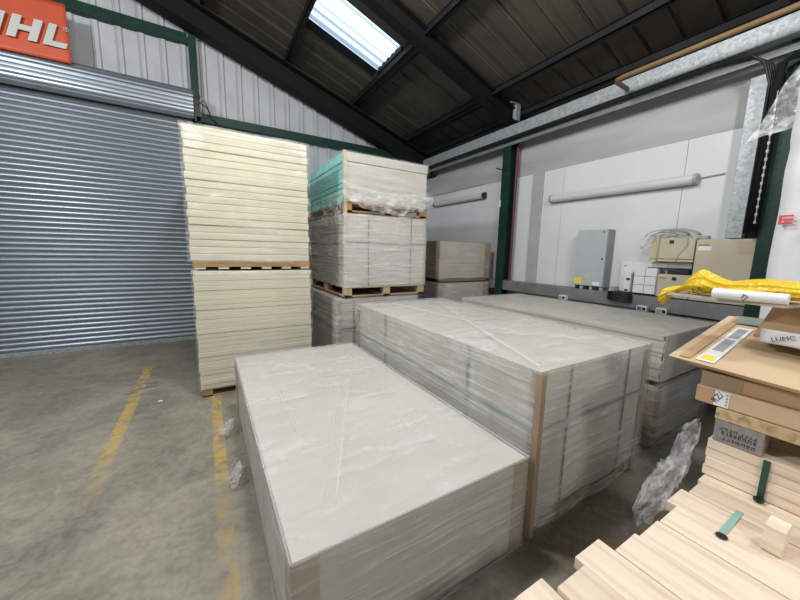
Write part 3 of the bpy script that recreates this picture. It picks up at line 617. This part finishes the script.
def ebox(name, label, x, y0, y1, z0, z1, m='whitep', cat='electrical box', group='wall electrical boxes', lid=True, bev=.006, back=4.798):
    t = thing(name, ((x + back) / 2, (y0 + y1) / 2, z0), label, cat, group)
    B(x + .02, back, y0, y1, z0, z1).build('body', m, t, bev=bev)
    if lid: B(x, x + .018, y0 + .003, y1 - .003, z0 + .003, z1 - .003).build('lid', m, t, bev=bev * .8)
    return t
t = ebox('meter_panel', 'wide white panel on the wall right of the grey cabinet', 4.74, 1.93, 2.24, 1.165, 1.55); MB().cyl((4.735, 2.19, 1.50), 'x', .008, .008).build('screw', 'black', t)
t = ebox('switch_unit', 'narrow white switch with a dark right side in front of the white panel', 4.68, 2.08, 2.17, 1.165, 1.42, back=4.738); B(4.682, 4.735, 2.066, 2.0795, 1.17, 1.42).build('side_cover', 'greyp', t); B(4.672, 4.679, 2.09, 2.13, 1.32, 1.345).build('rocker', 'black', t); B(4.672, 4.679, 2.10, 2.14, 1.18, 1.20).build('rocker', 'black', t)
t = thing('consumer_unit', (4.70, 1.92, 1.165), 'boxy white unit of stacked modules left of the small beige box', 'electrical box', 'wall electrical boxes')
for r in range(3):
    for c_ in range(2): B(4.66, 4.73, 1.80 + c_ * .122, 1.918 + c_ * .122, 1.17 + r * .107, 1.272 + r * .107).build('module', 'whitep', t, bev=.003)
B(4.662, 4.735, 1.783, 1.797, 1.165, 1.48).build('side_cover', 'greyp', t)
for i in range(5): B(4.66, 4.70, 1.82 + i * .045, 1.845 + i * .045, 1.147, 1.167).build('terminal', 'black', t)
ebox('junction_box', 'small cream junction box just above the stacked white modules', 4.70, 1.72, 1.93, 1.495, 1.56, 'whitep')
t = ebox('beige_box', 'small beige box lowest on the wall behind the yellow wrapping', 4.62, 1.46, 1.77, 1.155, 1.425, 'beige'); B(4.612, 4.619, 1.59, 1.63, 1.36, 1.395).build('latch', 'black', t); B(4.616, 4.6195, 1.68, 1.75, 1.375, 1.385).build('sticker', 'orange', t)
t = ebox('beige_box', 'wide beige box under the tangle of cables', 4.62, 1.465, 1.885, 1.60, 1.84, 'beige'); B(4.612, 4.619, 1.66, 1.70, 1.78, 1.815).build('latch', 'black', t); B(4.605, 4.80, 1.46, 1.885, 1.572, 1.597).build('lip', 'beige', t, bev=.003)
tag(B(4.66, 4.795, 1.48, 1.715, 1.50, 1.568).build('cable_bracket', 'greyp'), 'grey bracket below the wide beige box', 'bracket')
t = ebox('beige_box', 'biggest beige box, right beside the green column', 4.60, .99, 1.453, 1.155, 1.82, 'beige')
B(4.592, 4.599, 1.03, 1.075, 1.35, 1.395).build('latch', 'black', t); B(4.596, 4.5995, 1.32, 1.43, 1.70, 1.745).build('white_sticker', 'paper', t); B(4.596, 4.5995, 1.34, 1.43, 1.755, 1.765).build('red_sticker', 'orange', t)
mb = MB()
for k in range(6): mb.box(4.5965, 4.5995, 1.01, 1.11 + .01 * (k % 2), 1.67 + k * .022, 1.68 + k * .022)
mb.build('pink_label', mat('pink_print', (.62, .38, .34), .6), t)
tag(B(4.66, 4.74, 1.50, 1.70, 1.43, 1.475).build('black_adapter', 'black', bev=.005), 'black flat device lying on the small beige box', 'device')
tag(B(4.66, 4.74, 1.38, 1.452, 1.822, 1.86).build('cable_splitter', 'greyp', bev=.004), 'small grey block on top of the beige boxes beside the cable tangle', 'device')
mb = MB()
for k in range(7):
    c_ = 1.60 + .035 * k; r = .10 + .03 * (k % 3); mb.tube([(4.66 + .012 * k, c_ + r * 1.4 * math.cos(a * .5), 1.862 + abs(r * .55 * math.sin(a * .5))) for a in range(0, 14)], .0045, 5)
mb.tube([(4.60, 1.84, 1.86), (4.595, 1.86, 1.80), (4.66, 1.96, 1.76), (4.70, 2.02, 1.72), (4.75, 2.04, 1.76)], .004, 5)
tag(mb.build('cable_tangle', 'cable_w', smooth=True), 'tangle of thin pale cables on top of the wide beige box', 'cable')
tag(MB().tube([(4.60, 1.80, 1.86), (4.595, 1.80, 1.75), (4.592, 1.80, 1.56)], .004, 5).build('earth_cable', 'cable_y', smooth=True), 'thin yellow-green cable hanging straight down the left of the wide beige box', 'cable')
tag(MB().tube([(4.60, 1.54, 1.86), (4.60, 1.53, 1.76), (4.598, 1.60, 1.66), (4.592, 1.61, 1.56)], .0035, 5).build('earth_cable', 'cable_w', smooth=True), 'thin pale cable curving down the right of the wide beige box', 'cable')
mb = MB()
for k in range(5): mb.tube([(4.57 - .004 * (k % 2), 2.28, 1.155 - .022 * k), (4.55, 2.2, 1.16 - .024 * k), (4.55, 2.08, 1.15 - .024 * k), (4.575, 2.0, 1.145 - .022 * k)], .013, 6)
tag(mb.build('cable_coil', 'black', smooth=True), 'coil of black cable hung on the grey wall trunking below the white panel', 'cable')
for y, m2, lb in ((2.90, 'greyp', 'small grey and white socket box on the trunking below the cabinet'), (1.86, 'blue', 'small blue and white socket box on the trunking below the beige boxes'), (1.66, 'greyp', 'small grey socket box at the foot of the hanging yellow wrapping')):
    t = thing('socket_box', (4.55, y, .95), lb, 'socket', 'trunking sockets')
    B(4.53, 4.598, y - .055, y + .055, .965, 1.03).build('housing', 'whitep', t, bev=.004); B(4.522, 4.529, y - .0, y + .045, .975, 1.02).build('face', m2, t); B(4.522, 4.529, y - .045, y - .012, .98, 1.015).build('plug', 'black', t)
t = ebox('transparent_meter', 'tiny clear meter on the trunking right of the cabinet', 4.64, 2.24, 2.30, 1.147, 1.22, 'greyp')

# ------------------------------------------------------------------ timber and parcels, lower right
PT = .80; TH = .038
def pallet_thing(z0, h, label):
    t = thing('wooden_pallet', (1.65, -.35, z0), label, 'pallet', 'pallets under the timber'); pallet(t, .60, 2.60, -1.12, .28, z0, z0 + h, 'pallet'); return t
p0 = pallet_thing(0, .152, 'bottom wooden pallet standing on the floor under the loose timber')
nm = ['second wooden pallet up from the floor under the timber', 'middle wooden pallet under the timber', 'fourth wooden pallet up from the floor under the timber', 'top wooden pallet directly carrying the loose timber']
for k in range(4): c = copy_tree(p0, (0, 0, .1522 * (k + 1))); c['label'] = nm[k]
# layers of boards
ends = [.43, .435, .395, .42, .375, .37, .365, .385, .37, .38, .372, .365, .37, .38, .37, .375, .37, .37, .37, .37]
rng = random.Random(3)
first = {}
place = ['leftmost, its end lowest in the photo'] + ['%s from the left edge' % w for w in ('second', 'third', 'fourth', 'fifth', 'sixth', 'seventh', 'eighth', 'ninth', 'tenth', 'eleventh')] + ['%s from the left, under the cartons' % w for w in ('twelfth', 'thirteenth', 'fourteenth', 'fifteenth', 'sixteenth', 'seventeenth', 'eighteenth', 'nineteenth', 'twentieth')]
for lay in (2,):
    x = .52; i = 0
    while x < 2.55:
        wd = [.09, .10, .12, .12, .115, .12, .125, .12, .115, .12][i % 10]
        e = ends[i] + rng.uniform(-.005, .005); z0 = .686 + lay * TH
        if lay == 2 and i == 1: x += 0; 
        o = B(x + .0012, x + wd - .0012, -1.15, e, z0 + .0005, z0 + TH - (.014 if i == 1 else .0005 + .002 * (i % 2))).build('timber_board', 'timber', bev=.002)
        tag(o, 'pale pine board of the low pile, ' + place[i], 'board', 'loose pine boards')
        x += wd; i += 1
# green straps
tag(B(1.27, 1.46, .236, .252, PT + .0002, PT + .002).build('strap', 'strap_p'), 'pale green plastic strap lying flat across the loose pine boards', 'strap')
tag(MB().cyl((1.275, .240, PT + .0022), 'z', .014, .004, 16).build('strap_end', 'black', bev=.002), 'black round plug under the end of the pale green strap', 'plug')
# upper timber
ux = 1.60
tag(B(1.325, 1.392, .130, .172, PT + .001, PT + .078).build('timber_block', 'timber', bev=.002), 'small square pine block standing on the loose boards by the dark green strap', 'block')
lv = [('lowest', PT + .0005), ('second', PT + .0372), ('third', PT + .0739), ('top', PT + .1106)]
for li, (nmz, z0) in enumerate(lv):
    x = ux + (.003, .0, .004, .001)[li]; i = 0
    while x < 2.45:
        wd = .14; e = .385 + rng.uniform(-.004, .006)
        o = B(x + .002, x + wd - .002, -1.0, e, z0, z0 + .0362).build('timber_board', 'timber', bev=.003)
        tag(o, '%s-layer pine board of the upper timber pile, %s' % (nmz, ['facing the camera side', 'second from the camera side', 'third from the camera side', 'fourth from the camera side', 'fifth from the camera side', 'sixth from the camera side', 'on the far side'][i]), 'board', 'upper pine boards'); x += wd; i += 1
tag(B(ux - .005, ux - .002, .220, .237, PT + .003, PT + .147).build('strap', 'strap_g'), 'dark green strap running down the side of the upper timber', 'strap')
tag(MB().cyl((ux - .018, .228, PT + .0022), 'z', .014, .010, 16).build('strap_end', 'black', bev=.002), 'black round plug at the foot of the dark green strap', 'plug')
PZ = PT + .1475
cp = thing('wooden_pallet', (2.0, -.1, PZ), 'upper wooden pallet carrying the cartons, a stamped grey block in its side', 'pallet')
mb = MB()
for yb in (.23, -.30, -.82): mb.box(ux, 2.4, yb, yb + .0, PZ, PZ)
mb = MB(); [mb.box(ux + dx, ux + dx + .1, -.90, .375, PZ + .085, PZ + .128) for dx in (0, .12, .25, .38, .51, .64, .74)]
mb.build('deck_boards', 'pallet', cp, bev=.003)
bk = B(ux + .002, ux + .11, .245, .372, PZ + .001, PZ + .084).build('stamped_block', 'block', cp, bev=.002); bk['label'] = 'grey pressed-wood block with black stamped print'
mb = MB(); rr = random.Random(5)
for r_ in range(3):
    yk = .262
    while yk < .35:
        ww = rr.uniform(.005, .010); 
        zc = PZ + .014 + r_ * .018; hh = .010 if r_ != 1 else .013
        k = rr.randint(0, 2); xf = ux + .0005
        mb.box(xf, xf + .001, yk, yk + .002, zc, zc + hh); mb.box(xf, xf + .001, yk, yk + ww, zc + (hh - .002 if k else 0), zc + (hh if k else .002))
        if k: mb.box(xf, xf + .001, yk + ww - .002, yk + ww, zc, zc + hh)
        yk += ww + .005
mb.build('stamp_print', 'ink', bk)
for yb in (-.30, -.88): B(ux + .002, ux + .11, yb, yb + .13, PZ + .001, PZ + .084).build('block', 'pallet', cp, bev=.002)
for xb in (ux + .35, ux + .68):
    for yb in (.225, -.30, -.88): B(xb, xb + .11, yb, yb + .13, PZ + .001, PZ + .084).build('block', 'pallet', cp, bev=.002)
# cartons
CZ = PZ + .1295
c3 = thing('carton', (1.9, 0, CZ), 'flat brown carton with a torn black and white label, lowest of the cartons', 'carton', 'cartons')
B(1.603, 2.25, -.55, .44, CZ, CZ + .064).build('box_body', 'card_l', c3, bev=.006)
lb = B(1.6005, 1.6025, .345, .385, CZ + .004, CZ + .060).build('label', 'paper', c3)
def text(s, size, m, parent, loc, rot, ext=.0006, shear=0, name='print'):
    cu = bpy.data.curves.new(name, 'FONT'); cu.body = s; cu.size = size; cu.extrude = ext; cu.shear = shear; cu.resolution_u = 2
    ob = bpy.data.objects.new(name, cu); COL.objects.link(ob); bpy.context.view_layer.update()
    me = bpy.data.meshes.new_from_object(ob.evaluated_get(bpy.context.evaluated_depsgraph_get())); bpy.data.objects.remove(ob)
    me.materials.clear(); me.materials.append(M[m]); o = bpy.data.objects.new(name, me); COL.objects.link(o); o.rotation_euler = rot
    o.parent = parent; o.location = Vector(loc) - wloc(parent); return o
RXF = (math.pi / 2, 0, -math.pi / 2)       # reads on a face looking towards -X
text('RZ/', .028, 'ink', lb, (1.600, .378, CZ + .012), (math.pi / 2, -1.1, -math.pi / 2))
mb = MB()
for k in range(4): mb.box(1.5995, 1.6004, .348, .354, CZ + .012 + k * .012, CZ + .019 + k * .012)
mb.build('small_print', 'greyp', lb)
B(1.6015, 1.6028, .387, .437, CZ + .003, CZ + .061).build('tape', 'card', c3)
def ctf(u, v): y = -.25 + .42 * u; z = CZ + .012 + .045 * v; return (1.598 + .004 * noise.noise(Vector((y * 40, z * 60, 1))), y, z)
MB().grid(ctf, 40, 6).build('clear_tape', 'film_loose', c3, smooth=True)
c2 = thing('carton', (1.9, 0, CZ + .063), 'plain brown carton sandwiched between the labelled carton and the wide tan one', 'carton', 'cartons')
B(1.615, 2.25, -.55, .435, CZ + .0645, CZ + .120).build('box_body', 'card', c2, bev=.005)
B(1.6135, 1.6148, .32, .433, CZ + .066, CZ + .119).build('tape', 'corner', c2)
# wide tan carton on top
P1 = (1.575, .535, 1.232); P2 = (2.35, .565, 1.325); P3 = (2.42, -.5, 1.335); P4 = (1.50, -.55, 1.205)
c1_ = thing('carton', (1.9, 0, CZ + .118), 'wide tan flattened carton with a long white label, on top of the brown cartons', 'carton', 'cartons')
q = [(1.64, .455, CZ + .1205), (2.30, .46, CZ + .1205), (2.36, -.5, CZ + .1205), (1.57, -.55, CZ + .1205)]
MB().hexa([q[3], q[2], q[1], q[0], P4, P3, P2, P1]).build('box_body', 'card_l', c1_, bev=.004)
def onlid(u, v, d=.0):   # u along P1->P2, v along P1->P4
    a = Vector(P1).lerp(Vector(P2), u); b = Vector(P4).lerp(Vector(P3), u); r = a.lerp(b, v); r.z += d; return r
def strip(mb, u0, u1, v0, v1, d=.003, e=.0015): 
    c = [onlid(u, v, d) for u, v in ((u0, v0), (u1, v0), (u1, v1), (u0, v1))]; mb.hexa([tuple(x) for x in c] + [(x.x, x.y, x.z + e) for x in c])
mb = MB(); strip(mb, .03, .99, .030, .060); mb.build('tape', 'card', c1_)
mb = MB(); strip(mb, .04, .72, .075, .125, .003, .001); ll = mb.build('long_label', 'paper', c1_)
mb = MB(); strip(mb, .22, .44, .085, .115, .0045, .0006); strip(mb, .48, .68, .085, .115, .0045, .0006); mb.build('printed_panel', 'greyp', ll)
mb = MB(); strip(mb, .06, .13, .082, .118, .0045, .0006); mb.build('yellow_panel', 'yellow_s', ll)
mb = MB(); strip(mb, .8, .99, .04, .24, .005, .001); mb.build('green_tape', mat('grey_green_tape', (.20, .24, .19), .4), c1_)
mb = MB(); strip(mb, .03, .3, .62, .72, .003, .001); mb.build('red_patch', mat('faded_red_patch', (.60, .30, .20), .7), c1_)
# brown carton with printed tape
KZ = 1.335
k1 = thing('carton', (2.0, .1, KZ), 'small brown carton bound with white printed tape at the right edge', 'carton', 'cartons')
MB().hexa([(1.80, -.35, KZ - .02), (2.25, -.35, KZ), (2.25, .37, KZ), (1.86, .37, KZ - .02), (1.80, -.35, 1.45), (2.25, -.35, 1.45), (2.25, .37, 1.45), (1.88, .33, 1.45)]).build('box_body', 'card', k1, bev=.006)
def tapef(u, v): y = .345 - .50 * u; z = KZ - .030 + .052 * v; return (1.842 - .10 * u + .006 * noise.noise(Vector((y * 20, z * 30, 0))), y, z)
tp = MB().grid(tapef, 24, 5).build('printed_tape', 'paper', k1, smooth=True, thick=.002)
text('LUMC', .024, 'blue', tp, (1.826, .31, KZ - .022), (math.pi / 2, -.35, -math.pi / 2 - .15)); text('TY', .022, 'ink', tp, (1.80, .17, KZ - .018), (math.pi / 2, -.1, -math.pi / 2 - .15))
# grey board strip + yellow bag + roll
tag(MB().hexa([(1.74, .28, 1.4515), (1.90, .24, 1.4515), (1.86, .66, 1.4515), (1.80, .66, 1.4515), (1.74, .28, 1.463), (1.90, .24, 1.463), (1.86, .66, 1.463), (1.80, .66, 1.463)]).build('board_strip', 'sheet', bev=.001), 'flat pale board strip jutting out beneath the yellow wrapped parcel', 'strip')
yb = thing('yellow_parcel', (1.83, .35, 1.464), 'bright yellow plastic wrapped parcel with a twisted end hanging to the left', 'parcel')
def bagpath():
    # (y, z centre, half height, half width)
    return [(.672, 1.430, .034, .05), (.668, 1.440, .036, .05), (.655, 1.455, .030, .04), (.635, 1.470, .020, .026), (.615, 1.480, .012, .014), (.60, 1.486, .012, .016), (.585, 1.505, .026, .04), (.55, 1.524, .050, .055), (.52, 1.522, .050, .06), (.49, 1.508, .036, .065), (.46, 1.500, .028, .065), (.42, 1.502, .030, .065), (.38, 1.508, .036, .068), (.33, 1.510, .037, .068), (.28, 1.508, .035, .066), (.24, 1.505, .030, .06), (.235, 1.505, .004, .01)]
mb = MB(); pth = bagpath(); n = 56; vs = []
for j, (y, zc, hh, hw) in enumerate(pth):
    for k in range(n):
        a = 2 * math.pi * k / n; cr = 1 + .3 * noise.noise(Vector((y * 14, math.cos(a) * 2.2, math.sin(a) * 2.2))) + .22 * noise.noise(Vector((y * 25, math.cos(a) * 6, math.sin(a) * 6)))
        zz = zc + hh * cr * math.sin(a)
        if y < .62: zz = max(zz, 1.4645)
        vs.append((1.83 + hw * cr * math.cos(a), y, zz))
fs = [tuple(range(n)), tuple(range(len(vs) - n, len(vs)))] + [(j * n + k, j * n + (k + 1) % n, (j + 1) * n + (k + 1) % n, (j + 1) * n + k) for j in range(len(pth) - 1) for k in range(n)]
ob = mb.add(vs, fs).build('wrapping', 'yellow', yb, smooth=True); sb = ob.modifiers.new('s', 'SUBSURF'); sb.levels = 1; sb.render_levels = 1
rl = MB().cyl((1.745, .275, 1.484), 'y', .0195, .20, 20).build('paper_tube', 'paper', yb, smooth=False, bev=.001); rl['label'] = 'white rolled label on the parcel'
text('TJ', .024, 'ink', rl, (1.7245, .395, 1.478), (math.pi / 2, .5, -math.pi / 2)); text('LA', .030, 'ink', yb, (1.765, .545, 1.474), (math.pi / 2, -.3, -math.pi / 2))
# white printed parcel at right edge
wp = thing('white_parcel', (1.95, .12, 1.4515), 'white plastic parcel with blue lettering at the right edge above the brown carton', 'parcel')
mb = MB(); n = 24; vs = []; pts = [(.232, .01, .04), (.228, .05, .07), (.21, .075, .10), (.15, .085, .12), (.05, .085, .13), (-.08, .08, .12), (-.1, .03, .05)]
for (y, hh, hw) in pts:
    for k in range(n):
        a = 2 * math.pi * k / n; cr = 1 + .10 * noise.noise(Vector((y * 12, math.cos(a) * 2, math.sin(a) * 2)))
        sx = math.copysign(abs(math.cos(a)) ** .6, math.cos(a)); sz = math.copysign(abs(math.sin(a)) ** .6, math.sin(a))
        vs.append((1.90 + hw * cr * sx, y, max(1.452, 1.54 + hh * cr * sz)))
fs = [tuple(range(n)), tuple(range(len(vs) - n, len(vs)))] + [(j * n + k, j * n + (k + 1) % n, (j + 1) * n + (k + 1) % n, (j + 1) * n + k) for j in range(len(pts) - 1) for k in range(n)]
mb.add(vs, fs).build('wrapping', 'paper', wp, smooth=True)
text('HUAL', .030, 'blue', wp, (1.768, .225, 1.47), (math.pi / 2, -math.pi / 2 + .15, -math.pi / 2))
# crumpled film hanging off the far end of the timber
def crumpled_tube(path, n=44, m=10, amt=.55, sd=0):
    P = []
    for (p, q_) in zip(path, path[1:]):
        for k in range(m): t_ = k / m; P.append([a * (1 - t_) + b * t_ for a, b in zip(p, q_)])
    P.append(path[-1]); vs = []
    for j, (x, y, z, ry, rz_) in enumerate(P):
        for k in range(n):
            a = 2 * math.pi * k / n; d = Vector((0, math.cos(a), math.sin(a))); q = Vector((x * 11, z * 9, sd)) + d * 1.3
            cr = 1 + amt * (noise.noise(q) + .8 * noise.noise(q * 2.3) + .5 * noise.noise(q * 5))
            dx = .03 * noise.noise(q * 1.7 + Vector((5, 5, 5)))
            vs.append((x + dx + (.5 * rz_ * cr * math.cos(a)), y + ry * cr * math.cos(a), z + rz_ * cr * math.sin(a)))
    return MB().add(vs, [tuple(range(n)), tuple(range(len(vs) - n, len(vs)))] + [(j * n + k, j * n + (k + 1) % n, (j + 1) * n + (k + 1) % n, (j + 1) * n + k) for j in range(len(P) - 1) for k in range(n)])
tag(crumpled_tube([(1.40, .50, .62, .02, .03), (1.45, .485, .66, .035, .06), (1.54, .475, .71, .04, .065), (1.61, .46, .78, .035, .06), (1.635, .45, .86, .03, .05), (1.645, .44, .92, .025, .04), (1.65, .43, .97, .01, .02)]).build('loose_film', 'film_loose', smooth=True), 'crumpled clear plastic film hanging off the far end of the timber pile', 'plastic film')
# scrap film on the floor by the low pack
def scr(cx, cy, ln, r_, sd, lbl):
    o = crumpled_tube([(cx - ln * .5, cy, .012, r_ * .3, .008), (cx - ln * .25, cy + .02, .03, r_ * .8, .03), (cx, cy, .05, r_, .045), (cx + ln * .3, cy - .01, .07, r_ * .8, .05), (cx + ln * .5, cy, .09, r_ * .4, .03)], n=36, m=8, amt=.8, sd=sd)
    for v in o.v: v.z = max(.002, v.z)
    tag(o.build('film_scrap', 'film_loose', smooth=True), lbl, 'plastic film', 'film scraps')
scr(.07, 3.05, .12, .11, 1, 'bunched clear film tail on the floor at the far left corner of the low pack'); scr(.09, 2.35, .08, .08, 5, 'small bunched film tail halfway along the low pack on the floor')
tag(B(-.52, -.48, 4.06, 4.09, .001, .004).build('paper_scrap', 'paper'), 'tiny white scrap on the bare floor between the yellow lines', 'litter')
# ------------------------------------------------------------------ tall white sheeted load at the right edge
tl = thing('sheeted_load', (3.2, .0, 0), 'tall load under white printed sheeting at the right edge, red E on it', 'load')
B(2.82, 3.7, -.75, .515, 0, 2.57).build('load_core', 'card', tl, bev=.02)
shell(2.79, 3.73, -.78, .540, .02, 2.62, amp=.025, step=.05, seed=14, sc=1.8).build('white_sheeting', 'sack', tl, smooth=True, weld=True)
zE = 1.815
mb = MB()
for dz in (0, .020, .040): mb.box(2.762, 2.768, .477, .520, zE + dz, zE + dz + .010)
mb.box(2.762, 2.768, .520, .530, zE, zE + .050).build('letter_print', 'red', tl)
mb = MB(); mb.box(2.758, 2.766, .36, .40, zE + .03, zE + .05).box(2.758, 2.766, .40, .407, zE, zE + .05); mb.build('letter_print', 'ink', tl)
def ff(u, v):
    y = .66 - .9 * u; z = 2.80 - (.50 * v) * (1 - .3 * u) + .10 * u; n = noise.noise(Vector((y * 5, z * 5, 3))) * .05 + noise.noise(Vector((y * 14, z * 12, 5))) * .02
    return (2.80 + n + .25 * (1 - v) * .6, y - .10 * (1 - v) + (.06 * v if u < .1 else 0), z)
MB().grid(ff, 40, 30).build('loose_film', 'film_loose', tl, smooth=True)
